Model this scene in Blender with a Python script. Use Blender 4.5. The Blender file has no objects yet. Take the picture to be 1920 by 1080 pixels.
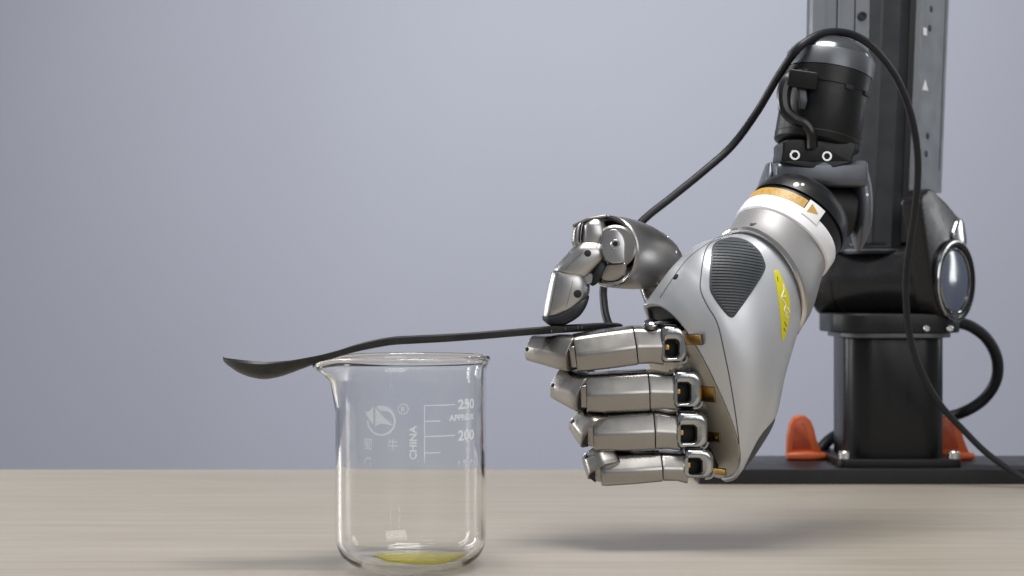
import bpy, math, random
from mathutils import Vector as V, Matrix

# ------------------------------------------------------------------ camera, world, light, exposure
F = 3100.0          # focal length of the photograph in its own pixels (1920 wide)
HC = 126.0          # camera height over the table, mm
MM = 0.001
scene = bpy.context.scene
col = scene.collection
random.seed(7)

cam_d = bpy.data.cameras.new('camera')
cam = bpy.data.objects.new('camera', cam_d)
col.objects.link(cam)
cam.location = (0, 0, HC * MM)
cam.rotation_euler = (math.radians(90), 0, 0)
cam_d.sensor_width = 36
cam_d.lens = F / 1920 * 36
cam_d.clip_start = 0.02
cam_d.clip_end = 60
cam_d.dof.use_dof = True
cam_d.dof.focus_distance = 0.79
cam_d.dof.aperture_fstop = 15
scene.camera = cam

world = bpy.data.worlds.new('World')
scene.world = world
world.use_nodes = True
bg = world.node_tree.nodes['Background']
bg.inputs[0].default_value = (0.86, 0.89, 0.96, 1)
bg.inputs[1].default_value = 0.27


def area(name, loc, target, sx, sy, power, color=(1, 1, 1)):
    l = bpy.data.lights.new(name, 'AREA')
    l.shape = 'RECTANGLE'
    l.size, l.size_y, l.energy, l.color = sx, sy, power, color
    o = bpy.data.objects.new(name, l)
    col.objects.link(o)
    o.location = loc
    o.rotation_euler = (V(target) - V(loc)).to_track_quat('-Z', 'Y').to_euler()
    return o


area('overhead_softbox', (0.04, 0.70, 1.05), (0.06, 0.84, 0.0), 0.5, 0.36, 11.5, (1, 0.98, 0.95))
area('side_softbox', (-1.18, 1.15, 0.42), (0.05, 0.84, 0.08), 0.09, 0.8, 5.0, (1, 0.99, 0.98))
area('front_softbox', (0.62, -0.35, 0.72), (0.03, 0.78, 0.08), 0.9, 0.9, 6.2, (1, 0.99, 0.98))
area('strip_softbox', (1.05, 1.35, 0.42), (0.1, 0.9, 0.1), 0.07, 0.6, 1.0, (0.97, 0.985, 1))
area('back_softbox', (-0.90, 1.70, 0.40), (0.0, 0.8, 0.08), 0.12, 0.7, 4.0, (0.97, 0.985, 1))
wl_ = area('wall_softbox', (0.15, 1.25, 1.35), (0.12, 2.3, 0.26), 1.2, 0.3, 5.4, (0.97, 0.98, 1))
wl_.data.spread = math.radians(100)

scene.view_settings.view_transform = 'Standard'
scene.view_settings.look = 'None'
scene.view_settings.exposure = 0
scene.view_settings.gamma = 1
scene.view_settings.use_curve_mapping = False
scene.render.engine = 'CYCLES'
scene.cycles.use_denoising = True
scene.cycles.denoising_prefilter = 'ACCURATE'
scene.cycles.denoising_input_passes = 'RGB_ALBEDO_NORMAL'
scene.cycles.max_bounces = 28
scene.cycles.transmission_bounces = 24
scene.cycles.transparent_max_bounces = 16
scene.cycles.glossy_bounces = 6
scene.cycles.caustics_refractive = True
scene.cycles.caustics_reflective = False
scene.cycles.blur_glossy = 0.3


# ------------------------------------------------------------------ helpers
def P(px, py, Y):
    """point (mm) at depth Y that stands at pixel px, py of the 1920 x 1080 photograph"""
    return V(((px - 960) * Y / F, Y, HC - (py - 540) * Y / F))


def proj(p):
    return 960 + p.x * F / p.y, 540 - (p.z - HC) * F / p.y


ORIG = {}


def empty(name, loc, label=None, cat=None, group=None):
    o = bpy.data.objects.new(name, None)
    col.objects.link(o)
    o.location = loc * MM
    o.empty_display_size = 0.01
    ORIG[o] = loc.copy()
    tag(o, label, cat, group)
    return o


def tag(o, label=None, cat=None, group=None, kind=None):
    if label: o['label'] = label
    if cat: o['category'] = cat
    if group: o['group'] = group
    if kind: o['kind'] = kind
    return o


def obj(name, vf, mat, parent=None, bevel=0, angle=35, subsurf=0, smooth=True):
    verts, faces = vf
    c = V((0, 0, 0))
    for v in verts: c += v
    c /= len(verts)
    me = bpy.data.meshes.new(name)
    me.from_pydata([(v - c) * MM for v in verts], [], faces)
    import bmesh
    bm = bmesh.new()
    bm.from_mesh(me)
    bmesh.ops.recalc_face_normals(bm, faces=bm.faces)
    bm.to_mesh(me)
    bm.free()
    if smooth:
        me.polygons.foreach_set('use_smooth', [True] * len(me.polygons))
        me.set_sharp_from_angle(angle=math.radians(angle))
    me.materials.append(M[mat] if isinstance(mat, str) else mat)
    o = bpy.data.objects.new(name, me)
    col.objects.link(o)
    base = V((0, 0, 0))
    if parent is not None:
        o.parent = parent
        base = ORIG[parent]
    o.location = (c - base) * MM
    ORIG[o] = c
    if bevel:
        m = o.modifiers.new('bevel', 'BEVEL')
        m.width = bevel * MM
        m.segments = 3
        m.limit_method = 'ANGLE'
        m.angle_limit = math.radians(40)
    if subsurf:
        m = o.modifiers.new('sub', 'SUBSURF')
        m.levels = m.render_levels = subsurf
    return o


def join(*parts):
    vs, fs = [], []
    for v, f in parts:
        n = len(vs)
        vs += v
        fs += [[i + n for i in q] for q in f]
    return vs, fs


def loft(rings, closed=True, cap0=True, cap1=True, loop=False):
    n = len(rings[0])
    vs = [p for r in rings for p in r]
    fs = []
    m = len(rings)
    for i in range(m if loop else m - 1):
        a, b = i * n, ((i + 1) % m) * n
        for j in range(n if closed else n - 1):
            k = (j + 1) % n
            fs.append([a + j, a + k, b + k, b + j])
    if closed and not loop:
        if cap0: fs.append(list(range(n))[::-1])
        if cap1: fs.append([(m - 1) * n + j for j in range(n)])
    return vs, fs


def rrect(w, h, radii, n=5):
    """rounded rectangle, corners (+,+) (-,+) (-,-) (+,-)"""
    if not isinstance(radii, (tuple, list)): radii = (radii,) * 4
    lim = min(w, h) * 0.499
    out = []
    for q, (sx, sy) in enumerate(((1, 1), (-1, 1), (-1, -1), (1, -1))):
        r = max(0.02, min(radii[q], lim))
        cx, cy = sx * (w / 2 - r), sy * (h / 2 - r)
        for k in range(n + 1):
            a = math.radians(90 * q + 90 * k / n)
            out.append((cx + r * math.cos(a), cy + r * math.sin(a)))
    return out


def basis(d, up):
    d = d.normalized()
    s = d.cross(up).normalized()
    return d, s, s.cross(d)


def rpoly(corners, radii, n=5):
    """polygon with rounded corners, counter-clockwise"""
    out = []
    m = len(corners)
    for i in range(m):
        p, a, b = V((*corners[i], 0)), V((*corners[i - 1], 0)), V((*corners[(i + 1) % m], 0))
        u, w_ = (a - p), (b - p)
        lu, lw = u.length, w_.length
        u.normalize(); w_.normalize()
        half = math.acos(max(-1, min(1, u.dot(w_)))) / 2
        r_ = radii[i]
        cut = min(r_ / math.tan(half), lu * .48, lw * .48)
        q0, q1 = p + u * cut, p + w_ * cut
        for j in range(n + 1):
            t = j / n
            out.append(((q0 * (1 - t) ** 2 + p * 2 * t * (1 - t) + q1 * t * t)).xy[:])
    return out


def finger_section(w_, h_):
    """flat lower front, chamfered upper front, flat top; side axis points away from the viewer"""
    return rpoly([(.5 * w_, .5 * h_), (-.12 * w_, .5 * h_), (-.5 * w_, .03 * h_), (-.465 * w_, -.5 * h_), (.5 * w_, -.5 * h_)], (3, 4.5, 4.0, 2.6, 3), 6)


def beam(st, up, radii, b0=1.0, b1=1.0, n=5, k=3, sec=None):
    """bar with rounded rectangle sections. st: (centre, width along side, height along up)"""
    up = V(up)
    rings = []
    N = len(st)
    for i, q_ in enumerate(st):
        c, w, h = q_[:3]
        a = st[max(0, i - 1)][0]
        b = st[min(N - 1, i + 1)][0]
        d, s, u = basis(V(q_[3]) if len(q_) > 3 else b - a, up)

        def ring(inset, off):
            if sec: return [c + d * off + s * x + u * y for x, y in sec(max(.2, w - 2 * inset), max(.2, h - 2 * inset))]
            rr = [max(0.1, r - inset) for r in (radii if isinstance(radii, (tuple, list)) else (radii,) * 4)]
            return [c + d * off + s * x + u * y for x, y in rrect(max(.2, w - 2 * inset), max(.2, h - 2 * inset), rr, n)]
        if i == 0 and b0:
            for q in range(k + 1):
                t = math.pi / 2 * q / k
                rings.append(ring(b0 * (1 - math.sin(t)), b0 * (1 - math.cos(t))))
        elif i == N - 1 and b1:
            for q in range(k, -1, -1):
                t = math.pi / 2 * q / k
                rings.append(ring(b1 * (1 - math.sin(t)), -b1 * (1 - math.cos(t))))
        else:
            rings.append(ring(0, 0))
    return loft(rings)


def lathe(c, axis, prof, n=48, up=(0, 0, 1), cap0=True, cap1=True):
    """prof: list of (radius, distance along axis)"""
    up = V(up)
    if abs(V(axis).normalized().dot(up)) > .95: up = V((0, 1, 0))
    d, s, u = basis(V(axis), up)
    rings = [[c + d * t + (s * math.cos(2 * math.pi * j / n) + u * math.sin(2 * math.pi * j / n)) * max(r, .01)
              for j in range(n)] for r, t in prof]
    return loft(rings, True, cap0, cap1)


def rod(a, b, r, bev=.3, n=20):
    L = (b - a).length
    return lathe(a, b - a, [(r - bev, 0), (r, bev), (r, L - bev), (r - bev, L)], n)


def spline(pts, sub=8):
    out = []
    n = len(pts)
    for i in range(n - 1):
        p0, p1, p2, p3 = pts[max(0, i - 1)], pts[i], pts[i + 1], pts[min(n - 1, i + 2)]
        for k in range(sub):
            t = k / sub
            out.append(0.5 * ((2 * p1) + (-p0 + p2) * t + (2 * p0 - 5 * p1 + 4 * p2 - p3) * t * t +
                              (-p0 + 3 * p1 - 3 * p2 + p3) * t * t * t))
    out.append(pts[-1].copy())
    return out


def tube(pts, r, n=12, loop=False):
    rings = []
    N = len(pts)
    d0 = (pts[1] - pts[0]).normalized()
    ref = V((0, 0, 1)) if abs(d0.z) < .9 else V((1, 0, 0))
    s = d0.cross(ref).normalized()
    for i in range(N):
        a = pts[(i - 1) % N] if loop else pts[max(0, i - 1)]
        b = pts[(i + 1) % N] if loop else pts[min(N - 1, i + 1)]
        d = (b - a).normalized()
        s = (s - d * s.dot(d)).normalized()
        u = d.cross(s)
        rr = r[i] if isinstance(r, (list, tuple)) else r
        rings.append([pts[i] + (s * math.cos(2 * math.pi * j / n) + u * math.sin(2 * math.pi * j / n)) * rr for j in range(n)])
    return loft(rings, loop=loop)


def extrude(poly, o, ex, ey, ez, z0, z1, bev=0.6, k=3):
    """prism over a 2D polygon (convex, counter-clockwise) with rounded edges"""
    cx = sum(p[0] for p in poly) / len(poly)
    cy = sum(p[1] for p in poly) / len(poly)
    R = max(math.hypot(p[0] - cx, p[1] - cy) for p in poly)

    def ring(inset, z):
        f = 1 - inset / R
        return [o + ex * (cx + (x - cx) * f) + ey * (cy + (y - cy) * f) + ez * z for x, y in poly]
    rings = []
    for q in range(k + 1):
        t = math.pi / 2 * q / k
        rings.append(ring(bev * (1 - math.sin(t)), z0 + bev * (1 - math.cos(t))))
    for q in range(k, -1, -1):
        t = math.pi / 2 * q / k
        rings.append(ring(bev * (1 - math.sin(t)), z1 - bev * (1 - math.cos(t))))
    return loft(rings)


def hull(pts):
    pts = sorted(set((round(x, 4), round(y, 4)) for x, y in pts))

    def half(ps):
        h = []
        for p in ps:
            while len(h) > 1 and (h[-1][0] - h[-2][0]) * (p[1] - h[-2][1]) - (h[-1][1] - h[-2][1]) * (p[0] - h[-2][0]) <= 0:
                h.pop()
            h.append(p)
        return h
    a, b = half(pts), half(pts[::-1])
    return a[:-1] + b[:-1]


def circ(cx, cy, r, n=40, a0=0, a1=360):
    return [(cx + r * math.cos(math.radians(a0 + (a1 - a0) * i / n)), cy + r * math.sin(math.radians(a0 + (a1 - a0) * i / n))) for i in range(n)]


def pillow(px_poly, Yc, thick, bev, sub=3, k=5, lean=0.0):
    """body with a traced side outline and rounded edges, thick along the depth"""
    pl_ = [P(x, y, Yc) for x, y in px_poly]
    if sub > 1:
        n_ = len(pl_)
        ext = [pl_[-1]] + pl_ + pl_[:2]
        pl_ = spline(ext, sub)[sub:sub * (n_ + 1)]
    c = V((0, 0, 0))
    for q in pl_: c += q
    c /= len(pl_)
    rings = []

    def ring(inset, y):
        out = []
        for q in pl_:
            v = q - c
            L = v.length
            out.append(c + v * max(.05, 1 - inset / L) + V((lean * y, y, 0)))
        return out
    for a in range(k + 1):
        t = math.pi / 2 * a / k
        rings.append(ring(bev * (1 - math.sin(t)), -thick / 2 + bev * (1 - math.cos(t))))
    for a in range(k, -1, -1):
        t = math.pi / 2 * a / k
        rings.append(ring(bev * (1 - math.sin(t)), thick / 2 - bev * (1 - math.cos(t))))
    return loft(rings)


def ribbon(st, Yc, p=.72, n=36, b0=.8, b1=.8):
    """limb traced by pairs of outline points (left, right) and its thickness; rounded sections, crisp ends"""
    rings = []
    N = len(st)

    def ring(i, sc, push):
        xl, yl, xr, yr, th_ = st[i]
        a, b = P(xl, yl, Yc), P(xr, yr, Yc)
        c, w_ = (a + b) / 2, (b - a) / 2
        if push:
            j = 1 if i == 0 else N - 2
            o = (P(st[j][0], st[j][1], Yc) + P(st[j][2], st[j][3], Yc)) / 2
            c = c + (c - o).normalized() * push
        W = w_.length
        out = []
        for k in range(n):
            t = 2 * math.pi * k / n
            cs, sn = math.cos(t), math.sin(t)
            out.append(c + w_ * (math.copysign(abs(cs) ** p, cs) * (1 - sc / W)) + Yv * (math.copysign(abs(sn) ** p, sn) * (th_ / 2 - sc)))
        return out
    rings.append(ring(0, b0, b0 * .6))
    rings.append(ring(0, b0 * .35, b0 * .4))
    for i in range(N): rings.append(ring(i, 0, 0))
    rings.append(ring(N - 1, b1 * .35, b1 * .4))
    rings.append(ring(N - 1, b1, b1 * .6))
    # smooth lengthwise
    m = 2
    mid = rings[2:-2]
    cols = [spline([r_[k] for r_ in mid], 4) for k in range(n)]
    mid = [[cols[k][i] for k in range(n)] for i in range(len(cols[0]))]
    return loft(rings[:2] + mid + rings[-2:])


def hit(vf, px, py):
    """where the line of sight through a pixel meets a body"""
    from mathutils.bvhtree import BVHTree
    t = BVHTree.FromPolygons(vf[0], vf[1])
    o = V((0, 0, HC))
    d = (P(px, py, 1000) - o).normalized()
    loc, nrm, _, _ = t.ray_cast(o, d)
    if loc is None: return P(px, py, 805), -Yv
    if nrm.dot(d) > 0: nrm = -nrm
    return loc, nrm


def slab(c, ex, ey, ez, w, h, z0, z1, r=1.0, bev=.4, n=4):
    return extrude(rrect(w, h, r, n), c, ex, ey, ez, z0, z1, bev)


def dot(p, nrm, r_, n=20):
    return lathe(p, nrm, [(r_, -.6), (r_, .04), (r_ * .92, .1)], n)


X, Yv, Z = V((1, 0, 0)), V((0, 1, 0)), V((0, 0, 1))

# ------------------------------------------------------------------ materials
M = {}


def mat(name, color, rough=.5, metal=0, noise=0, nscale=200, bump=0, bscale=400, coat=0, spec=.5, rvar=0, stretch=None, aniso=0):
    m = bpy.data.materials.new(name)
    m.use_nodes = True
    nt = m.node_tree
    b = nt.nodes['Principled BSDF']
    b.inputs['Base Color'].default_value = (*color, 1)
    b.inputs['Roughness'].default_value = rough
    b.inputs['Metallic'].default_value = metal
    b.inputs['Coat Weight'].default_value = coat
    b.inputs['Coat Roughness'].default_value = .06
    b.inputs['Specular IOR Level'].default_value = spec
    tc = nt.nodes.new('ShaderNodeTexCoord')
    mp = nt.nodes.new('ShaderNodeMapping')
    nt.links.new(tc.outputs['Object'], mp.inputs[0])
    if stretch: mp.inputs['Scale'].default_value = stretch
    if noise or rvar:
        nz = nt.nodes.new('ShaderNodeTexNoise')
        nz.inputs['Scale'].default_value = nscale
        nz.inputs['Detail'].default_value = 5
        nt.links.new(mp.outputs[0], nz.inputs['Vector'])
        if noise:
            rp = nt.nodes.new('ShaderNodeValToRGB')
            rp.color_ramp.elements[0].position = .3
            rp.color_ramp.elements[1].position = .7
            rp.color_ramp.elements[0].color = (*[c * (1 - noise) for c in color], 1)
            rp.color_ramp.elements[1].color = (*[min(1, c * (1 + noise)) for c in color], 1)
            nt.links.new(nz.outputs['Fac'], rp.inputs[0])
            nt.links.new(rp.outputs[0], b.inputs['Base Color'])
        if rvar:
            mr = nt.nodes.new('ShaderNodeMapRange')
            mr.inputs['From Min'].default_value = .3
            mr.inputs['From Max'].default_value = .7
            mr.inputs['To Min'].default_value = max(.02, rough - rvar)
            mr.inputs['To Max'].default_value = rough + rvar
            nt.links.new(nz.outputs['Fac'], mr.inputs['Value'])
            nt.links.new(mr.outputs[0], b.inputs['Roughness'])
    if bump:
        nb = nt.nodes.new('ShaderNodeTexNoise')
        nb.inputs['Scale'].default_value = bscale
        nb.inputs['Detail'].default_value = 3
        nt.links.new(mp.outputs[0], nb.inputs['Vector'])
        bp = nt.nodes.new('ShaderNodeBump')
        bp.inputs['Strength'].default_value = bump
        bp.inputs['Distance'].default_value = .0002
        nt.links.new(nb.outputs['Fac'], bp.inputs['Height'])
        nt.links.new(bp.outputs[0], b.inputs['Normal'])
    M[name] = m
    return m


mat('satin_steel', (.335, .322, .305), .27, 1, noise=.06, nscale=45, rvar=.08, bump=.05, bscale=2500)
mat('thumb_steel', (.46, .455, .45), .30, 1, noise=.06, nscale=45, rvar=.08, bump=.04, bscale=2500)
mat('barrel_steel', (.36, .35, .34), .36, 1, noise=.05, nscale=80, rvar=.05, bump=.06, bscale=2500)
mat('shell_silver', (.57, .588, .62), .40, .6, noise=.03, nscale=30, rvar=.07, bump=.05, bscale=3500)
mat('collar_grey', (.34, .335, .335), .48, .6, noise=.03, nscale=60, bump=.06, bscale=3000)
mat('plate_metal', (.56, .515, .45), .42, .5, noise=.04, nscale=80, rvar=.04)
mat('chrome', (.44, .45, .445), .14, 1, rvar=.03, nscale=150)
mat('polished_trim', (.62, .60, .57), .18, 1)
mat('brass', (.70, .44, .14), .28, 1, noise=.08, nscale=200)
mat('rubber_dark', (.020, .022, .026), .5, 0, spec=.4, noise=.15, nscale=300, bump=.1, bscale=1500)
mat('pad_grey', (.042, .050, .056), .5, 0, noise=.1, nscale=250)
mat('black_void', (.008, .008, .009), .6)
mat('seam', (.06, .06, .065), .6)
mat('black_plastic', (.008, .0085, .0095), .38, 0, spec=.32, rvar=.06, nscale=150, bump=.06, bscale=2500)
mat('black_gloss', (.008, .008, .009), .27, 0, spec=.4, coat=.05, rvar=.05, nscale=80)
mat('anodized', (.007, .0075, .0085), .30, .0, spec=.28, noise=.08, nscale=100, rvar=.05, stretch=(1, 1, .2))
mat('grey_metal', (.055, .060, .070), .38, .5, noise=.08, nscale=70, rvar=.06)
mat('link_metal', (.028, .030, .034), .40, .3, noise=.08, nscale=70, rvar=.06)
mat('rail_metal', (.13, .138, .15), .42, .7, noise=.06, nscale=80, rvar=.06)
mat('dome_metal', (.16, .17, .18), .22, .8, rvar=.05, nscale=60)
mat('white_plastic', (.86, .86, .88), .32, 0, bump=.03, bscale=1500)
mat('white_print', (.82, .82, .80), .5)
mat('amber_label', (.52, .31, .07), .45, 0, noise=.12, nscale=400)
mat('amber_print', (.36, .20, .045), .5)
mat('yoke_metal', (.13, .14, .16), .36, .5, noise=.06, nscale=70, rvar=.05)
mat('forearm_metal', (.12, .128, .14), .38, .6, noise=.06, nscale=70, rvar=.06)
mat('black_print', (.03, .028, .025), .6)
mat('yellow_label', (.66, .60, .02), .38, 0, noise=.04, nscale=300)
mat('orange', (.50, .10, .028), .42, 0, noise=.06, nscale=120, bump=.05, bscale=900)
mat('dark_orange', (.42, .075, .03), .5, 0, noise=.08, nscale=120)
mat('bolt_steel', (.66, .66, .65), .25, 1, noise=.1, nscale=600)
mat('cable', (.010, .011, .014), .42, 0, spec=.35, rvar=.08, nscale=120, bump=.08, bscale=900)
mat('spoon_black', (.026, .026, .027), .42, 0, spec=.4, noise=.35, nscale=120, rvar=.14, bump=.35, bscale=500)
mat('scratch', (.22, .22, .21), .5)
mat('plate_black', (.012, .0115, .013), .42, 0, spec=.35, noise=.12, nscale=60, rvar=.06, bump=.05, bscale=1500)
mat('lens', (.10, .125, .18), .12, .0, spec=.7, coat=.3)
mat('wall_paint', (.40, .412, .478), .7, 0, noise=.022, nscale=2.2, bump=.25, bscale=160)


def wood():
    m = bpy.data.materials.new('pale_wood')
    m.use_nodes = True
    nt = m.node_tree
    b = nt.nodes['Principled BSDF']
    tc = nt.nodes.new('ShaderNodeTexCoord')
    mp = nt.nodes.new('ShaderNodeMapping')
    mp.inputs['Scale'].default_value = (1.6, 42, 10)
    nt.links.new(tc.outputs['Object'], mp.inputs[0])
    n1 = nt.nodes.new('ShaderNodeTexNoise')
    n1.inputs['Scale'].default_value = 2.2
    n1.inputs['Detail'].default_value = 8
    n1.inputs['Roughness'].default_value = .62
    n1.inputs['Distortion'].default_value = .5
    nt.links.new(mp.outputs[0], n1.inputs['Vector'])
    mp2 = nt.nodes.new('ShaderNodeMapping')
    mp2.inputs['Scale'].default_value = (9, 420, 10)
    nt.links.new(tc.outputs['Object'], mp2.inputs[0])
    n2 = nt.nodes.new('ShaderNodeTexNoise')
    n2.inputs['Scale'].default_value = 2
    n2.inputs['Detail'].default_value = 4
    nt.links.new(mp2.outputs[0], n2.inputs['Vector'])
    mx = nt.nodes.new('ShaderNodeMix')
    mx.inputs[0].default_value = .45
    nt.links.new(n1.outputs['Fac'], mx.inputs[2])
    nt.links.new(n2.outputs['Fac'], mx.inputs[3])
    rp = nt.nodes.new('ShaderNodeValToRGB')
    e = rp.color_ramp.elements
    e[0].position, e[0].color = .28, (.275, .238, .190, 1)
    e[1].position, e[1].color = .74, (.440, .396, .332, 1)
    mid = rp.color_ramp.elements.new(.5)
    mid.color = (.362, .322, .266, 1)
    nt.links.new(mx.outputs[0], rp.inputs[0])
    nt.links.new(rp.outputs[0], b.inputs['Base Color'])
    b.inputs['Roughness'].default_value = .46
    bp = nt.nodes.new('ShaderNodeBump')
    bp.inputs['Strength'].default_value = .08
    bp.inputs['Distance'].default_value = .0003
    nt.links.new(n2.outputs['Fac'], bp.inputs['Height'])
    nt.links.new(bp.outputs[0], b.inputs['Normal'])
    M['pale_wood'] = m


wood()


def glass(name, color, ior, rough=0.0):
    m = bpy.data.materials.new(name)
    m.use_nodes = True
    nt = m.node_tree
    b = nt.nodes['Principled BSDF']
    b.inputs['Base Color'].default_value = (*color, 1)
    b.inputs['Roughness'].default_value = rough
    b.inputs['IOR'].default_value = ior
    b.inputs['Transmission Weight'].default_value = 1
    M[name] = m


glass('clear_glass', (.985, .99, .985), 1.47)
mat('yellow_liquid', (.84, .76, .05), .08)
M['yellow_liquid'].node_tree.nodes['Principled BSDF'].inputs['Transmission Weight'].default_value = .85
M['yellow_liquid'].node_tree.nodes['Principled BSDF'].inputs['IOR'].default_value = 1.2


def ink():
    m = bpy.data.materials.new('fading_ink')     # white enamel print, alpha fades towards the foot of the beaker
    m.use_nodes = True
    nt = m.node_tree
    b = nt.nodes['Principled BSDF']
    b.inputs['Base Color'].default_value = (.88, .93, 1.0, 1)
    b.inputs['Roughness'].default_value = .6
    tc = nt.nodes.new('ShaderNodeNewGeometry')
    nz = nt.nodes.new('ShaderNodeTexNoise')
    nz.inputs['Scale'].default_value = 900
    nt.links.new(tc.outputs['Position'], nz.inputs['Vector'])
    sp = nt.nodes.new('ShaderNodeSeparateXYZ')
    nt.links.new(tc.outputs['Position'], sp.inputs[0])
    mr = nt.nodes.new('ShaderNodeMapRange')
    mr.inputs['From Min'].default_value = .0475
    mr.inputs['From Max'].default_value = .053
    mr.inputs['To Min'].default_value = .06
    mr.inputs['To Max'].default_value = .88
    nt.links.new(sp.outputs['Z'], mr.inputs['Value'])
    m2 = nt.nodes.new('ShaderNodeMapRange')
    m2.inputs['From Min'].default_value = .3
    m2.inputs['From Max'].default_value = .6
    m2.inputs['To Min'].default_value = .93
    m2.inputs['To Max'].default_value = 1
    nt.links.new(nz.outputs['Fac'], m2.inputs['Value'])
    mu = nt.nodes.new('ShaderNodeMath')
    mu.operation = 'MULTIPLY'
    nt.links.new(mr.outputs[0], mu.inputs[0])
    nt.links.new(m2.outputs[0], mu.inputs[1])
    nt.links.new(mu.outputs[0], b.inputs['Alpha'])
    M['fading_ink'] = m


ink()

# ------------------------------------------------------------------ setting: table top and wall
t = obj('table_top', slab(V((0, 550, -30)), X, Yv, Z, 2400, 1196, 0, 30, 3, 1.5), 'pale_wood')
tag(t, 'pale wooden table top with fine horizontal grain', None, kind='structure')
w = obj('wall', ([V((-4000, 2300, -1500)), V((4000, 2300, -1500)), V((4000, 2300, 2600)), V((-4000, 2300, 2600)),
                  V((-4000, 2340, -1500)), V((4000, 2340, -1500)), V((4000, 2340, 2600)), V((-4000, 2340, 2600))],
                 [[0, 1, 2, 3], [7, 6, 5, 4], [0, 4, 5, 1], [1, 5, 6, 2], [2, 6, 7, 3], [3, 7, 4, 0]]), 'wall_paint', smooth=False)
tag(w, 'plain blue grey wall behind the table', None, kind='structure')

# ------------------------------------------------------------------ mounting plate
plate = obj('mounting_plate', slab(V((262, 1104, .05)), X, Yv, Z, 284, 86, 0, 9.6, 2, .5), 'plate_black')
tag(plate, 'flat black metal mounting plate lying on the table under the robot arm', 'plate')
PT = 9.7  # top of the plate

# ------------------------------------------------------------------ robot arm
BC = V((254, 1110, 0))
n_ax = V((.755, -.656, 0)).normalized()      # shoulder axis, right end towards the camera
d_ax = V((-.656, -.755, 0)).normalized()     # the way the arm reaches
arm = empty('robot_arm', V((254, 1110, PT)), 'black jointed robot arm standing on its square column and bolted plate', 'robot arm')
fl = obj('base_flange', slab(V((252, 1110, PT)), X, Yv, Z, 80, 78, 0, 5, 4, .5), 'black_plastic', arm)
for sx in (-1, 1):
    for sy in (-1, 1):
        c = V((252 + sx * 35.5, 1110 + sy * 34, PT + 5))
        b = obj('bolt', lathe(c, Z, [(3.4, 0), (3.9, .4), (3.9, 4.6), (3.4, 5.2), (2.0, 5.2), (1.9, 3.2)], 24), 'bolt_steel', arm)
colm = obj('base_column', beam([(V((252, 1110, PT + 5)), 66, 62), (V((252, 1110, 93.6)), 66, 62)], (0, 1, 0), 17, .4, .8, n=8), 'anodized', arm)
obj('bearing_ring', slab(V((252, 1108, 93.6)), X, Yv, Z, 74, 72, 0, 3.2, 20, .3, 8), 'rail_metal', arm)
obj('turntable', slab(V((252, 1108, 96.8)), X, Yv, Z, 85, 78, 0, 12.5, 22, 1.2, 8), 'black_plastic', arm)
SC = V((254, 1110, 130.5))
sh = obj('shoulder_housing', lathe(SC, n_ax, [(20, -50), (24, -49), (25.2, -46), (25.2, -31), (24.7, -30.6), (24.7, -30), (25.2, -29.6), (25.2, 34)], 64), 'black_gloss', arm)
hx = V((.656, .755, 0)).normalized()
tear = hull(circ(0, 0, 28, 56) + circ(8, 36, 6, 20) + circ(-30, 54, 5, 20) + circ(-40, 50, 5, 16))
sp = obj('shoulder_side_cover', extrude(tear, SC, hx, Z, n_ax, 31, 45, 2.2, 5), 'black_gloss', arm)
obj('bezel_ring', lathe(SC + n_ax * 44.5, n_ax, [(27, 0), (27.4, 1.5), (26.5, 3.2), (24.5, 3.6), (22.8, 2.8), (22.4, 1.5), (21.8, 1.2), (21.6, 2.4), (20.4, 2.4), (20, 1.0)], 72), 'black_gloss', sp)
obj('bezel_edge', lathe(SC + n_ax * 46.9, n_ax, [(26.6, .4), (27.0, .9), (26.4, 1.5), (25.6, 1.55)], 72, cap0=False, cap1=False), 'chrome', sp)
obj('disc_edge', lathe(SC + n_ax * 46.2, n_ax, [(21.4, 0), (21.5, .9), (21.0, 1.3), (20.5, 1.0), (20.4, 0)], 72, cap0=False, cap1=False), 'chrome', sp)
obj('cap_disc', lathe(SC + n_ax * 44.5, n_ax, [(20.2, .9), (19.8, 2.0), (16, 2.7), (9, 3.1), (.01, 3.2)], 64), 'lens', sp)
obj('cover_hood', extrude(hull(circ(8, 36, 5.5, 24) + circ(3, 30, 5, 24) + circ(12, 26, 5, 24)), SC, hx, Z, n_ax, 42, 47.5, 2.4, 5), 'chrome', sp)
obj('cover_highlight', tube([SC + hx * a_ + Z * b_ + n_ax * 44.6 for a_, b_ in ((-33, 57), (-28.5, 57.5), (-10, 50.5), (9, 41))], .45, 8), 'polished_trim', sp)  # thin bright tube added as the highlight along the cover edge
for px in (1737, 1781):
    c = P(px, 616, 1068)
    obj('screw', lathe(c, -Yv, [(2.1, 0), (2.1, 1.0), (1.7, 1.5), (.9, 1.5), (.8, .6)], 20), 'bolt_steel', arm)


# upper link, leaning slightly back
def LP(a, b, z):
    return V((254, 1110, 0)) + n_ax * a + d_ax * (b - .085 * (z - 270)) + Z * z


def link(poly, z0, z1, bev=.8):
    zs = [(z0, bev), (z0 + bev * .3, bev * .3), (z0 + bev, 0), (z1, 0)]
    cx = sum(p[0] for p in poly) / len(poly)
    cy = sum(p[1] for p in poly) / len(poly)
    rings = []
    for z, i in zs:
        f = 1 - i / 25
        rings.append([LP(cx + (a - cx) * f, cy + (b - cy) * f, z) for a, b in poly])
    return loft(rings)


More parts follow.
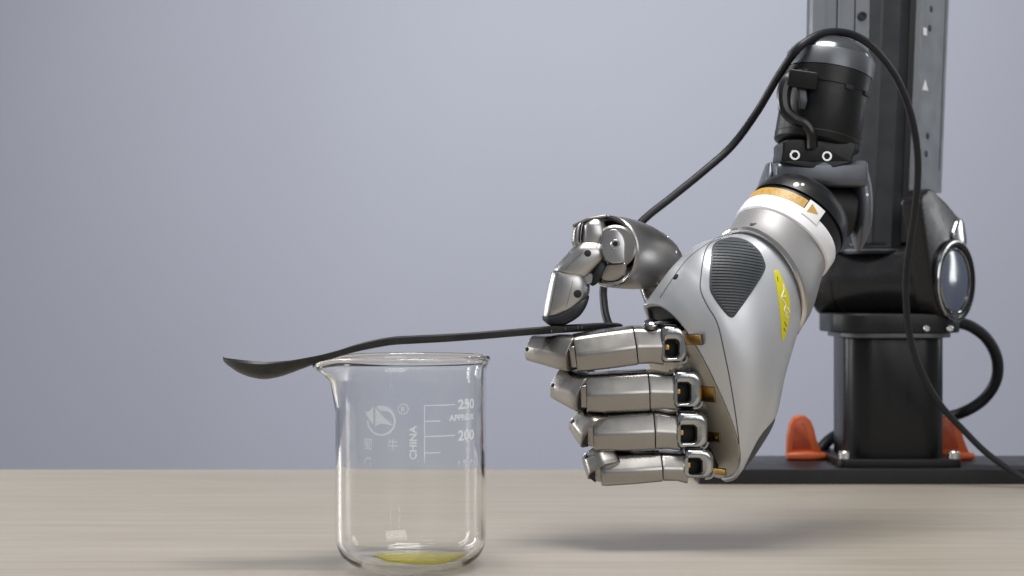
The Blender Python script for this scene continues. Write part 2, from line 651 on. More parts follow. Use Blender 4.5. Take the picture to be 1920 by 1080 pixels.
ZT = 345
ul = obj('upper_link', link([(-40, -30), (13, -34), (13, 2), (10, 8), (-2, 9.5), (-3, 10.6), (-26, 10.6), (-29, 8), (-40, 6)], 150, ZT), 'link_metal', arm, angle=20)
obj('link_recess', link([(13.2, -28), (19, -28), (19, 0), (13.2, 1)], 156, ZT - 2), 'black_void', ul)
rl = obj('side_rail', link([(19.5, -33), (23.2, -33.6), (24, -33), (24, 4), (23.2, 4.8), (19.5, 4.5)], 190, ZT), 'rail_metal', arm, angle=20)
obj('rail_groove', link([(24.0, -29.2), (24.25, -29.2), (24.25, -28.2), (24.0, -28.2)], 205, ZT - 3, .1), 'seam', rl)
for b, z in ((-8, 312), (-7, 299), (-10, 227), (-9, 215)):
    c = LP(23.6, b, z)
    obj('rail_hole', dot(LP(24.0, b, z), n_ax, 2.4), 'black_void', rl)
o_ = LP(24.15, -3.5, 260)
obj('warning_triangle', extrude([(-4.2, -3), (4.2, -3), (0, 4.2)], o_, hx, Z, n_ax, 0, .15, .05, 1), 'white_print', rl)
o_ = LP(24.15, 0, 296)
obj('rail_label', extrude([(-2.5, -2.5), (2.5, -2.5), (2.5, 2.5), (-2.5, 2.5)], o_, hx, Z, n_ax, 0, .15, .05, 1), 'white_print', rl)
lb = obj('link_boot', lathe(LP(-8, -10, 148), Z, [(22, 0), (25, 1), (25, 5), (23, 6), (23, 8)], 48), 'black_plastic', arm)
obj('boot_edge', lathe(LP(-8, -10, 150.4), Z, [(25.1, 0), (25.6, .3), (25.6, 1.2), (25.1, 1.5)], 48), 'rail_metal', lb)

# forearm link that comes down to the wrist, with channel and holes
def FP(a, b, z):
    return P(1574, 0, 960) + X * (a + .02 * (z - 290)) + Yv * b + Z * (z - P(1574, 0, 960).z)


def fpoly(poly, z0, z1):
    return loft([[FP(a, b, z) for a, b in poly] for z in (z0, z1)])


fz0, fz1 = P(1574, 150, 960).z, 345
fa = obj('forearm_link', fpoly([(-16.8, 12), (-17, 1), (-15.5, -1), (-8.6, -1), (-8.3, .6), (-1.5, .6), (-1.1, -1.4), (.3, -1.4), (.6, .4), (8.8, .4), (9.3, -1.2), (16.4, -1.2), (17.6, .5), (17.6, 12)], fz0, fz1), 'forearm_metal', arm, angle=20)
c = P(1617, 30, 958)
obj('link_hole', lathe(c, -Yv, [(2.6, -1), (2.6, .6), (1.7, .7), (1.6, .1)], 20), 'black_void', fa)
obj('link_hole', lathe(P(1611, -40, 958), -Yv, [(2.6, -1), (2.6, .6), (1.7, .7), (1.6, .1)], 20), 'black_void', fa)

# wrist motor
W0, W1 = P(1528, 288, 862), P(1559, 108, 868)
wa = (W1 - W0).normalized()
wl = (W1 - W0).length
r = 22.3
mo = obj('wrist_motor', lathe(W0, wa, [(19, 3), (r - .5, 4.2), (r, 5), (r, wl - 19), (r + .5, wl - 18.6), (r + .6, wl - 10.2), (r - .6, wl - 10)], 64), 'black_plastic', arm)
obj('motor_cap_ring', lathe(W0, wa, [(r - 1, wl - 10), (r + .7, wl - 9.8), (r + .8, wl - 1.2), (r + .3, wl - .4), (r - 1, wl - .4)], 64), 'forearm_metal', mo)
obj('motor_dome', lathe(W0, wa, [(r, wl - .6), (r - .6, wl + 1.2), (r - 2.6, wl + 3.8), (r - 6, wl + 6.4), (r - 10.5, wl + 8.6), (r - 15.5, wl + 9.8), (.01, wl + 10.3)], 64), 'dome_metal', mo)
obj('seam_ring', lathe(W0, wa, [(r + .02, 7.5), (r + .12, 7.5), (r + .12, 8.1), (r + .02, 8.1)], 64, cap0=False, cap1=False), 'black_void', mo)
# notches below the cap ring
mvf = lathe(W0, wa, [(19, 3), (r, 5), (r + .6, wl - 18.6), (r + .6, wl - 10.2), (r - .6, wl - 10)], 64)
for px, py in ((1593, 163), (1625, 176)):
    p_, n_ = hit(mvf, px, py)
    n_ = (n_ - wa * n_.dot(wa)).normalized()
    obj('vent_notch', slab(p_, wa.cross(n_), wa, n_, 4.4, 2.2, -1.0, .12, .2, .05, 2), 'black_void', mo)
# screw block at its foot
lbk = obj('screw_block', pillow([(1462, 268), (1500, 264), (1560, 268), (1597, 275), (1590, 300), (1584, 311), (1530, 309), (1480, 308), (1457, 306), (1458, 288)], 859, 28, 1.5), 'black_plastic', arm)
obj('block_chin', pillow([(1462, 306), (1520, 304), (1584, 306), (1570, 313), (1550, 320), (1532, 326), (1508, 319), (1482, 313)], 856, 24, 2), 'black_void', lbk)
for px, py in ((1490, 291), (1550, 293)):
    c = P(px, py, 845.2)
    obj('screw', lathe(c, -Yv, [(2.8, 0), (2.8, .6), (2.5, 1.0), (1.6, 1.0), (1.5, .1)], 24), 'bolt_steel', lbk)
# cable clip on the left of the motor
cb = obj('cable_clip', tube(spline([P(1512, 140, 850), P(1483, 146, 848), P(1470, 172, 846), P(1472, 205, 844), P(1490, 224, 842), P(1510, 233, 841), P(1521, 250, 841), P(1523, 276, 843)], 6),
                            [3.2 + .5 * math.sin(i * .14) for i in range(43)], 10), 'black_gloss', arm)
obj('clip_block', beam([(P(1505, 149, 841), 15, 9), (P(1507, 149, 860), 15, 9)], (.17, 0, 1), 1.5, .8, .4), 'black_plastic', cb)
obj('clip_tongue', beam([(P(1503, 165, 845), 4.6, 3), (P(1506, 190, 843), 4.2, 3), (P(1504, 205, 844), 3, 2.4)], (0, 1, 0), .8, .6, .6), 'grey_metal', cb)

# yoke round the wrist joint
yk = obj('yoke_bridge', beam([(P(1449, 328, 858), 22, 12), (P(1535, 327, 858), 30, 13), (P(1618, 328, 860), 22, 14)], (0, 0, 1), 4, 2, 2), 'yoke_metal', arm)

obj('yoke_cheek', ribbon([(1588, 322, 1624, 322, 28), (1591, 350, 1629, 350, 33), (1595, 385, 1631, 385, 34), (1597, 422, 1629, 422, 30), (1600, 450, 1622, 450, 18), (1605, 469, 1614, 469, 6)], 868, p=.8), 'yoke_metal', arm, angle=60)
obj('yoke_cheek', ribbon([(1437, 308, 1446, 306, 12), (1429, 330, 1448, 330, 22), (1420, 356, 1442, 354, 24), (1412, 378, 1432, 376, 20), (1408, 390, 1420, 388, 12)], 868, p=.8), 'yoke_metal', arm, angle=60)
obj('yoke_screw', dot(P(1626, 365, 851), -Yv, .8), 'white_print', yk)

# ------------------------------------------------------------------ robotic hand
hand = empty('robotic_hand', P(1345, 905, 806), 'silver metal robotic hand closed to a fist, thumb pressing a black spoon', 'robotic hand')
A0 = V((.745, .567, .345)).normalized()
C0 = P(1418, 538, 820)
ray = V((C0.x, C0.y, 0)).normalized()
e2 = (-ray + A0 * ray.dot(A0)).normalized()
e1 = A0.cross(e2)
if e1.z < 0: e1 = -e1
R0 = 28.0
C0s = C0 + A0 * 4


def ctrl(first, pts):
    return [first] + [P(*p) for p in pts]


TT = ctrl(C0s + e1 * R0, [(1312, 456, 808), (1268, 492, 806), (1236, 532, 805), (1207, 573, 806)])
BB = ctrl(C0s - e1 * R0, [(1458, 708, 818), (1444, 782, 812), (1401, 848, 808), (1360, 904, 806)])
FF = ctrl(C0s + e2 * R0, [(1433, 590, 784), (1395, 650, 779), (1368, 695, 779.5), (1346, 728, 783)])
KK = ctrl(C0s - e2 * R0, [(1352, 600, 840), (1330, 650, 837), (1308, 700, 833), (1275, 735, 829)])


def cr(pts, t):
    n = len(pts) - 1
    x = min(max(t, 0), .99999) * n
    i = int(x)
    t = x - i
    p0, p1, p2, p3 = pts[i - 1] if i else 2 * pts[0] - pts[1], pts[i], pts[i + 1], pts[i + 2] if i + 2 <= n else 2 * pts[n] - pts[n - 1]
    return 0.5 * ((2 * p1) + (-p0 + p2) * t + (2 * p0 - 5 * p1 + 4 * p2 - p3) * t * t + (-p0 + 3 * p1 - 3 * p2 + p3) * t ** 3)


def S(t, ph, scale=1.0):
    T, B, Fr, K = cr(TT, t), cr(BB, t), cr(FF, t), cr(KK, t)
    C = (T + B) / 2
    p = 1 - .22 * t
    c, s = math.cos(ph), math.sin(ph)
    cc = math.copysign(abs(c) ** p, c)
    ss = abs(s) ** p
    e = (Fr - C) if s >= 0 else (K - C)
    return C + ((T - B) / 2 * cc + e * ss) * scale


NT, NP = 48, 96
rings = [[S(i / NT, 2 * math.pi * j / NP) for j in range(NP)] for i in range(NT + 1)]
shell = obj('palm_shell', loft(rings, cap0=False, cap1=False), 'shell_silver', hand, angle=60)
md = shell.modifiers.new('wall', 'SOLIDIFY')
md.thickness = .0022
md.offset = -1
md.use_rim = True

# sampled front of the shell, for laying things on it
def snorm(t_, p_):
    n = (S(min(t_ + .01, 1), p_) - S(max(t_ - .01, 0), p_)).cross(S(t_, p_ + .02) - S(t_, p_ - .02)).normalized()
    return n if n.dot(S(t_, p_) - (cr(TT, t_) + cr(BB, t_)) / 2) > 0 else -n


SAMP = []
for i in range(0, 161):
    for j in range(-12, 133):
        t_, p_ = i / 160, math.pi * j / 120
        q_ = S(t_, p_)
        if snorm(t_, p_).dot(V((0, 0, HC)) - q_) > 0: SAMP.append((*proj(q_), t_, p_))


def snap(px, py, off=0.0):
    best = min(SAMP, key=lambda q: (q[0] - px) ** 2 + (q[1] - py) ** 2)
    t_, p_ = best[2], best[3]
    h = 1 / 160
    hp = math.pi / 120
    for _ in range(4):
        p = S(t_, p_)
        x, y = proj(p)
        x1, y1 = proj(S(t_ + h * .5, p_))
        x2, y2 = proj(S(t_, p_ + hp * .5))
        a, b, c_, d = (x1 - x) / (h * .5), (x2 - x) / (hp * .5), (y1 - y) / (h * .5), (y2 - y) / (hp * .5)
        det = a * d - b * c_
        if abs(det) < 1e-3: break
        ex, ey = px - x, py - y
        dt, dp = (ex * d - ey * b) / det, (a * ey - c_ * ex) / det
        if abs(dt) > .05 or abs(dp) > .15: break
        t_, p_ = min(max(t_ + dt, 0), 1), p_ + dp
    p = S(t_, p_)
    n = snorm(t_, p_)
    return p + n * off, n


def strip_on_shell(pts, r, off=0, sub=6):
    pp = spline([V((x, y, 0)) for x, y in pts], sub)
    return tube([snap(p.x, p.y, off)[0] for p in pp], r, 8)


obj('shell_seam', strip_on_shell([(1352, 447), (1330, 458), (1320, 480), (1314, 520), (1314, 545), (1326, 572), (1345, 606), (1358, 660), (1370, 720), (1381, 790), (1386, 832)], .28, -.02), 'seam', hand)
obj('shell_seam', strip_on_shell([(1349, 443), (1310, 468), (1283, 492), (1256, 530), (1238, 558)], .22, -.02), 'seam', hand)


# grip pad with ribs
def poly_patch(poly, off, rim, step=4.0):
    """patch lying on the shell over an outline given in photograph pixels: fan of rings from the outline to its centre"""
    cx = sum(p[0] for p in poly) / len(poly)
    cy = sum(p[1] for p in poly) / len(poly)
    pts = [(p.x, p.y) for p in spline([V((x, y, 0)) for x, y in poly + [poly[0]]], 4)][:-1]
    rings = []
    for f, o in [(1.0, -.25), (.995, off * .6), (.975, off)] + [(x, off) for x in (.93, .8, .65, .5, .35, .2, .08)]:
        rings.append([snap(cx + (x - cx) * f, cy + (y - cy) * f, o)[0] for x, y in pts])
    return loft(rings, cap0=False, cap1=True), pts


pad = [(1370, 445), (1348, 451), (1336, 463), (1332, 493), (1330, 536), (1337, 556), (1357, 584), (1372, 596), (1385, 583), (1416, 538), (1434, 506), (1433, 489), (1423, 470), (1405, 454), (1387, 447)]
vf, outl = poly_patch(pad, .5, 0)
gp = obj('grip_pad', vf, 'pad_grey', hand)


def span(poly, f):
    """x range of the outline along the curve y = f(x)"""
    xs = [x for x in range(1328, 1437) if inside(poly, x, f(x))]
    return (min(xs), max(xs)) if xs else None


def inside(poly, x, y):
    c = False
    for i in range(len(poly)):
        (x1, y1), (x2, y2) = poly[i], poly[i - 1]
        if (y1 > y) != (y2 > y) and x < (x2 - x1) * (y - y1) / (y2 - y1) + x1: c = not c
    return c


cxp, cyp = 1382, 515
inner = [(cxp + (x - cxp) * .93, cyp + (y - cyp) * .945) for x, y in outl]
for i in range(26):
    y0 = 449 + i * 5.45
    f = lambda x, y0=y0: y0 + (x - 1382) * .10 + ((x - 1382) / 50) ** 2 * 3
    s_ = span(inner, f)
    if not s_ or s_[1] - s_[0] < 8: continue
    n = 9
    pts = [snap(s_[0] + (s_[1] - s_[0]) * k / (n - 1), f(s_[0] + (s_[1] - s_[0]) * k / (n - 1)), .55)[0] for k in range(n)]
    obj('rib', tube(pts, [.30] + [.42] * (n - 2) + [.30], 6), 'pad_grey', gp)

# pinhole, yellow sticker
p, nrm = snap(1267, 519)
obj('shell_hole', dot(p, nrm, 1.6), 'black_void', hand)
stk = [(1453, 506), (1459, 507), (1466, 522), (1476, 546), (1481, 568), (1480, 596), (1475, 622), (1468, 640), (1465, 627), (1463, 592), (1458, 552), (1452, 516)]
vf, _ = poly_patch(stk, .25, 0)
st_ = obj('warning_sticker', vf, 'yellow_label', hand)
for q in ([(1468, 533), (1469, 545), (1465, 558), (1472, 570), (1470, 582), (1475, 588)], [(1466, 556), (1472, 556)], [(1476, 577), (1480, 586)], [(1472, 590), (1476, 596)]):
    obj('sticker_mark', strip_on_shell(q, .32, .28), 'white_print', st_)
for q in ([(1457, 519), (1458, 528)], [(1470, 603), (1474, 612)], [(1469, 615), (1472, 622)]):
    obj('sticker_mark', strip_on_shell(q, .18, .28), 'black_print', st_)

# dark side pad on the little-finger edge
rg = []
for k in range(21):
    t_ = .50 + .44 * k / 20
    w_ = max(0, math.sin(math.pi * k / 20)) ** .5
    phs = max((math.pi * (.7 + .5 * q / 200) for q in range(201)), key=lambda a: (lambda p: p[0] * .85 + p[1] * .53)(proj(S(t_, a))))
    row = []
    for j in range(11):
        ph = phs - .32 * w_ + .9 * w_ * j / 10
        C_ = (cr(TT, t_) + cr(BB, t_)) / 2
        q = S(t_, ph)
        row.append(q + (q - C_).normalized() * (1.3 * w_ * (1 - abs(j / 5 - 1) ** 4) - .1))
    rg.append(row)
obj('side_pad', loft(rg, closed=False), 'pad_grey', hand)

# knuckle plate and the dark inside of the shell
def endring(t_, sc, n=96):
    return [S(t_, 2 * math.pi * j / n, sc) for j in range(n)]


en = (S(1, 0) - S(1, math.pi)).cross(S(1, math.pi / 2) - S(1, 0, 0)).normalized()
if en.x > 0: en = -en
def clipped(lo, off):
    T, B, Fr, K = cr(TT, 1), cr(BB, 1), cr(FF, 1), cr(KK, 1)
    out = []
    for j in range(120):
        ph = 2 * math.pi * j / 120
        q = S(1, ph, .955)
        h_ = (q - (T + B) / 2).dot((T - B).normalized()) / ((T - B).length / 2)
        if h_ > lo:
            q = q - (T - B) / 2 * (h_ - lo)
        q = q - en * (q - S(1, 0, 0)).dot(en)
        out.append(q + en * off)
    return out


kvf = loft([clipped(.62, -2.6), clipped(.62, -.3)])
kp = obj('knuckle_plate', kvf, 'plate_metal', hand, bevel=.3)
obj('shell_liner', loft([[q + en * -3.8 for q in endring(1, .95)], [q + en * -3.0 for q in endring(1, .95)]]), 'black_void', hand)


def on_plate(px, py, off=0):
    d = P(px, py, 1000) - V((0, 0, HC))
    o = V((0, 0, HC))
    c = S(1, 0, 0) + en * (-.3)
    t_ = (c - o).dot(en) / d.dot(en)
    return o + d * t_ + en * off


pu = (Z - en * en.z).normalized()
ps = en.cross(pu)
for px, py, w_, h_ in ((1301, 636.5, 8.5, 4.8), (1325, 739, 9.5, 7.6), (1336, 819, 8.6, 4.4), (1347, 883, 8.4, 3.0)):
    c = on_plate(px, py)
    kn_, ks, ku = en, ps, pu - ps * (.5 * pu.x / ps.x)
    kw_ = w_ * .62 / max(.35, abs(ks.x))
    obj('brass_tab', slab(c, ks, ku, kn_, kw_ + 1.5, h_, -1, .35, .3, .12), 'brass', kp)
    obj('tab_slot', slab(c, ks, ku, kn_, kw_ + 2.2, h_ + .7, -1, .1, .3, .05), 'seam', kp)

# wrist: polished ring, collar, white ring
A1 = V((.56, .41, .71)).normalized()
C1 = P(1466, 454, 838)
ray1 = V((C1.x, C1.y, C1.z - HC)).normalized()


def circle(c, ax, r, n=96):
    e2_ = (-ray + ax * ray.dot(ax)).normalized()
    e1_ = ax.cross(e2_)
    if e1_.z < 0: e1_ = -e1_
    return [c + (e1_ * math.cos(2 * math.pi * j / n) + e2_ * math.sin(2 * math.pi * j / n)) * r for j in range(n)]


def ring_at(u, r0, r1=None):
    """u 0 = ring on the palm shell, 1 = rim under the white ring"""
    ax = A0.lerp(A1, max(0, min(1, u))).normalized()
    h = (C1 - C0).length
    m0, m1 = A0 * h, A1 * h
    hh = lambda t: (2 * t ** 3 - 3 * t * t + 1) * C0 + (t ** 3 - 2 * t * t + t) * m0 + (-2 * t ** 3 + 3 * t * t) * C1 + (t ** 3 - t * t) * m1
    c = hh(u) if 0 <= u <= 1 else (C1 + A1 * h * (u - 1) if u > 1 else C0 + A0 * h * u)
    return circle(c, ax, r0)


obj('wrist_collar', loft([ring_at(.0, 29.3), ring_at(.0, 30.6)] + [ring_at(u, 30.6 - 5.2 * u ** 1.15) for u in (.05, .15, .3, .45, .6, .75, .9, .97)] + [ring_at(1, 25.0), ring_at(1.01, 24)]), 'collar_grey', hand, angle=50)
obj('trim_ring', loft([ring_at(a, b) for a, b in ((-.03, 29.2), (-.045, 30.6), (-.02, 31.5), (.02, 31.5), (.035, 30.9), (.02, 29.5))], loop=True), 'polished_trim', hand)
p = ring_at(.33, 29.2)[int(96 * .10)]
obj('collar_screw', lathe(p, (p - C0).normalized(), [(1.8, -.4), (1.8, .2), (1.3, .4), (.9, .4), (.8, 0)], 18), 'satin_steel', hand)
H1 = (C1 - C0).length


def wr(s, r):   # ring s mm beyond the collar
    return circle(C1 + A1 * s, A1, r)


wh = obj('white_ring', loft([wr(-2.4, 24), wr(-2.2, 26.0), wr(-1.4, 26.8), wr(-.2, 27.0), wr(6.2, 27.0), wr(7.2, 26.5), wr(7.4, 24)]), 'white_plastic', hand)


def band(s0, s1, r, j0, j1, n=24, thick=.25):
    def cpt(s, a, rr):
        c = C1 + A1 * s
        e2_ = (-ray + A1 * ray.dot(A1)).normalized()
        e1_ = A1.cross(e2_)
        if e1_.z < 0: e1_ = -e1_
        return c + (e1_ * math.cos(a) + e2_ * math.sin(a)) * rr
    rows = []
    for k in range(n + 1):
        a = math.radians(j0 + (j1 - j0) * k / n)
        rows.append([cpt(s0, a, r), cpt(s1, a, r), cpt(s1, a, r + thick), cpt(s0, a, r + thick)])
    return loft(rows)


fr = obj('wrist_flange', loft([wr(7.4, 24), wr(7.5, 26.3), wr(13, 26.3), wr(13.2, 25.2), wr(15, 25.2), wr(15.2, 26.4), wr(20, 26.0), wr(25, 24), wr(29, 20), wr(31, 14)]), 'black_plastic', arm)
lab = obj('amber_band', band(7.25, 12.2, 26.45, 6, 88), 'amber_label', wh)
random.seed(3)
a = 30.0
while a < 84:
    wd = random.uniform(1.2, 3.6)
    for row in (8.3, 9.6, 10.8):
        if random.random() < .45:
            obj('band_print', band(row, row + .4, 26.70, a, a + wd * random.uniform(.5, 1), 3, .05), 'amber_print', lab)
    a += wd + .8
ts = obj('sticker', band(3.6, 13.0, 27.1, 89, 109, 8), 'white_print', wh)
tri = []
for k in range(9):
    u = k / 8
    a_ = 93 + 11 * u
    m0_ = 6.0 + 2.6 * u
    m1_ = 11.6 - 2.6 * u
    tri.append((a_, m0_, m1_))
rows = []
for a_, m0_, m1_ in tri:
    rows.append(band(m0_, m1_, 27.38, a_, a_ + .01, 1, .08)[0][:4])
obj('sticker_triangle', loft(rows), 'amber_label', ts)
obj('wrist_pivot', rod(P(1445, 372, 866), P(1600, 400, 866), 13, 1, 40), 'black_void', arm)
fvf = loft([wr(7.5, 26.3), wr(15.2, 26.4), wr(20, 26.0), wr(25, 24), wr(29, 20), wr(31, 14)])
for px, rr_ in ((1493, 1.5), (1505, .9)):
    obj('flange_mark', dot(*hit(fvf, px, 346), rr_), 'white_print', fr)

# fingers -------------------------------------------------------------------
# per finger: front link left / right (pixels of the top and bottom edge), knuckle box, depth
FING = [
    dict(pl=(1078, 629, 694), pr=(1191, 613, 680), s=(1243, 611, 682), k=(1240, 1290, 611, 680), win=(1247, 1273, 637, 670), Y=798, ml=(978, 630, 672)),
    dict(pl=(1098, 702, 769), pr=(1216, 696, 765), s=(1268, 698, 767), k=(1264, 1317, 696, 765), win=(1268, 1295, 718, 755), Y=797, ml=(1027, 691, 744)),
    dict(pl=(1111, 776, 841), pr=(1226, 769, 839), s=(1274, 773, 842), k=(1270, 1328, 774, 841), win=(1274, 1306, 798, 830), Y=796, ml=(1064, 761, 806)),
    dict(pl=(1125, 851, 906), pr=(1240, 847, 897), s=(1289, 846, 903), k=(1284, 1339, 843, 897), win=(1287, 1316, 860, 890), Y=795, ml=(1090, 826, 870)),
]
for fi, q in enumerate(FING):
    Yc = q['Y']
    dep = 17.0
    k = Yc / F

    def mid(s):
        return P(s[0], (s[1] + s[2]) / 2, Yc), dep, (s[2] - s[1]) * k
    (ca, wa_, ha), (cb_, wb, hb), (cc, wc, hc) = mid(q['pl']), mid(q['pr']), mid(q['s'])
    upf = (0, -.17, .985)
    rad = (4.5, 8.2, 2.6, 2.5)      # (far, top) (near, top) (near, bottom) (far, bottom), side = +Y for a bar that runs left
    # front link, running left from the knuckle
    dv = (ca - cb_).normalized()
    fo = obj('finger_link', beam([(cb_ + dv * .25, wb, hb), (cb_ * .5 + ca * .5, (wa_ + wb) / 2 + .4, (ha + hb) / 2 + .3), (ca - dv * 3, wa_, ha), (ca, wa_ - .3, ha - .4)], upf, rad, .3, .5, sec=finger_section), 'satin_steel', hand, angle=45)
    # sleeve towards the knuckle, waisted
    wm = (cb_ + cc) / 2
    obj('finger_sleeve', beam([(cc, wc - 2.2, hc - .6), (cc * .6 + cb_ * .4, wb - 2.4, (hb + hc) / 2 - 1.6), (cb_ - dv * 1.2, wb - .5, hb - .4), (cb_ - dv * .1, wb - .3, hb - .3)], upf, rad, .4, .2, sec=finger_section), 'satin_steel', fo, angle=45)
    # dark strip standing for the shade on top of the link
    obj('link_top_shade', beam([(cb_ + V((-1, 3.4, hb / 2 + .05)), 7, 1.0), (ca + V((7, 3.4, ha / 2 + .05)), 7, 1.0)], (0, 0, 1), .4, .3, .3), 'rubber_dark', fo)
    # knuckle: chrome frame with a window
    x0, x1, y0, y1 = q['k']
    kc = P((x0 + x1) / 2, (y0 + y1) / 2, Yc - 8)
    kw, kh = (x1 - x0) * k, (y1 - y0) * k
    wx0, wx1, wy0, wy1 = q['win']
    wcx, wcz = ((wx0 + wx1) / 2 - (x0 + x1) / 2) * k, -((wy0 + wy1) / 2 - (y0 + y1) / 2) * k
    ww, wh_ = (wx1 - wx0) * k * 1.06, (wy1 - wy0) * k * 1.06

    def rg_(w_, h_, rr, y_, ox=0, oz=0):
        return [kc + X * (a + ox) + Z * (b + oz) + Yv * y_ for a, b in rrect(w_, h_, rr, 6)]
    rr = (4.4, 2.0, 2.0, 4.4)
    rings_k = [rg_(kw - 2, kh - 2, rr, 16), rg_(kw, kh, rr, 14.5), rg_(kw, kh, rr, 3.2), rg_(kw - .5, kh - .5, rr, 1.6), rg_(kw - 1.6, kh - 1.6, rr, .5), rg_(kw - 3.2, kh - 3.2, rr, 0),
               rg_(ww + 1.2, wh_ + 1.2, 2.4, 0, wcx, wcz), rg_(ww + .3, wh_ + .3, 2.2, .3, wcx, wcz), rg_(ww, wh_, 2.0, 1.0, wcx, wcz), rg_(ww, wh_, 2.0, 7, wcx, wcz)]
    kn = obj('knuckle', loft(rings_k), 'chrome', hand, angle=50)
    obj('knuckle_socket', loft([rg_(ww - .1, wh_ - .1, 2, .9, wcx, wcz), rg_(ww - .1, wh_ - .1, 2, 6.9, wcx, wcz), rg_(ww - .8, wh_ - .8, 1.8, 6.85, wcx, wcz), rg_(ww - .9, wh_ - .9, 1.8, 1.0, wcx, wcz)], loop=True), 'black_void', kn)
    obj('socket_floor', slab(kc + X * wcx + Z * wcz + Yv * 6.9, X, Z, -Yv, ww - .9, wh_ - .9, 0, .4, 1.6, .1), 'black_void', kn)
    pc = kc + X * (wcx - ww / 2 + 1.1) + Z * (wcz + .6)
    obj('pivot_pin', lathe(pc + Yv * 5, -Yv, [(1.5, 0), (1.5, 3.0), (1.2, 3.4), (.6, 3.4)], 16), 'brass', kn)
    obj('pin_head', slab(pc + Yv * 2 + X * .4, X, Z, -Yv, 1.5, 2.2, 0, 1.2, .3, .15), 'brass', kn)
    obj('knuckle_cover', slab(kc + X * (-kw * .16) + Z * (kh / 2 - .9) + Yv * 6.8, X, Yv, Z, kw * .62, 11, 0, 1.6, 1.2, .4), 'black_gloss', kn)
    obj('knuckle_lip', tube(spline([kc + X * (kw * .20) + Z * (-kh / 2 - .15) + Yv * 1.6, kc + X * (kw * .40) + Z * (-kh / 2 + .5) + Yv * 1.2, kc + X * (kw / 2 - .1) + Z * (-kh / 2 + 3) + Yv * 1.4], 6), .7, 8), 'chrome', kn)
    # dark hinge behind the knuckle, running into the palm
    obj('hinge_block', beam([(kc + Yv * 13 - X * 5, 10, kh * .96), (kc + Yv * 21 + X * 4, 12, kh * .9)], (0, 0, 1), 2, .6, .6), 'black_plastic', kn)
    # joint between front link and folded link
    obj('joint_seal', beam([(ca - dv * .4 + Yv * .9, dep - 2.0, ha - 2.4), (ca + dv * (5.6 if fi < 2 else 3.0) + Yv * 1.6 + Z * (0 if fi < 2 else 1.2), dep - 2.6, ha - (2.0 if fi < 2 else 4.4))], upf, 1, .3, .3, sec=finger_section), 'black_void', fo)
    obj('joint_plate', beam([(ca - dv * .1 - Yv * (dep / 2 - 3.5) - Z * 1.5, 4.2, ha - 6.0), (ca + dv * 2.5 - Yv * (dep / 2 - 3.7) - Z * 1.5, 3.8, ha - 6.6)], upf, .9, .1, .6), 'satin_steel', fo)
    # folded link: goes back and left, then the tip curls in behind
    mx, mt, mb = q['ml']
    wf = 15.4
    fe = ca + dv * 5.0 + V((0, -dep / 2 + .9, (.4 if fi == 0 else -.3)))      # front edge the link folds about
    dxy = (.74, .70, .58, .50)[fi]
    dm0 = V((-dxy, math.sqrt(1 - dxy * dxy), 0))
    sm = dm0.cross(Z)
    L_ = 30.0
    for _ in range(5):
        e_ = fe + dm0 * L_
        L_ += (e_.x - (mx + 3 - 960) * e_.y / F) / dxy
    zt_ = P(mx, (mt + mb) / 2, (fe + dm0 * L_).y).z
    h0, h1 = ha - .8, (mb - mt) * (fe + dm0 * L_).y / F + 1.0
    a0 = fe + sm * (wf / 2)
    b0_ = a0 + dm0 * L_
    b0_.z = zt_
    dm = (b0_ - a0).normalized()
    ml = obj('folded_link', beam([(a0, wf, h0), (a0 * .75 + b0_ * .25, wf, h0 * .85 + h1 * .15), (a0 * .4 + b0_ * .6, wf - .4, h0 * .4 + h1 * .6), (b0_, wf - 1, h1)], (-.11, -.12, .985), 3, .35, .7, sec=finger_section), 'satin_steel', fo, angle=45)
    tipd = (V((.72, .62, -.05))).normalized()
    obj('fingertip', beam([(b0_ - dm * 3 + tipd * 3, 12, h1 - 1), (b0_ + tipd * 12, 12.5, h1 - .6), (b0_ + tipd * 20, 11, h1 - 2), (b0_ + tipd * 23, 8, h1 - 5)], (0, 0, 1), 4, 1, 2), 'rubber_dark', fo)
    obj('joint_screw', dot(b0_ + dm * -1.6 + sm * (-wf / 2 + .75) + Z * -.8, sm * -1, 1.1), 'black_gloss', fo)

# inner palm frame that the fingers fold towards
obj('palm_core', beam([(P(1262, 625, 818), 20, 14), (P(1290, 745, 818), 22, 14), (P(1325, 880, 815), 20, 12)], (1, 0, 0), 3, 1, 1), 'black_plastic', hand)
ey = P(1222, 604, 796)
obj('eyelet', lathe(ey, (V((0, -.42, .9))), [(3.4, -2.5), (3.9, -.4), (3.6, 0), (2.5, -.1), (2.2, .0), (1.2, .5), (.01, .6)], 28), 'chrome', hand)
obj('eyelet_bar', beam([(P(1214, 612, 798), 8, 4), (P(1282, 602, 802), 9, 5)], (0, 0, 1), 1.5, .6, .6), 'black_gloss', hand)

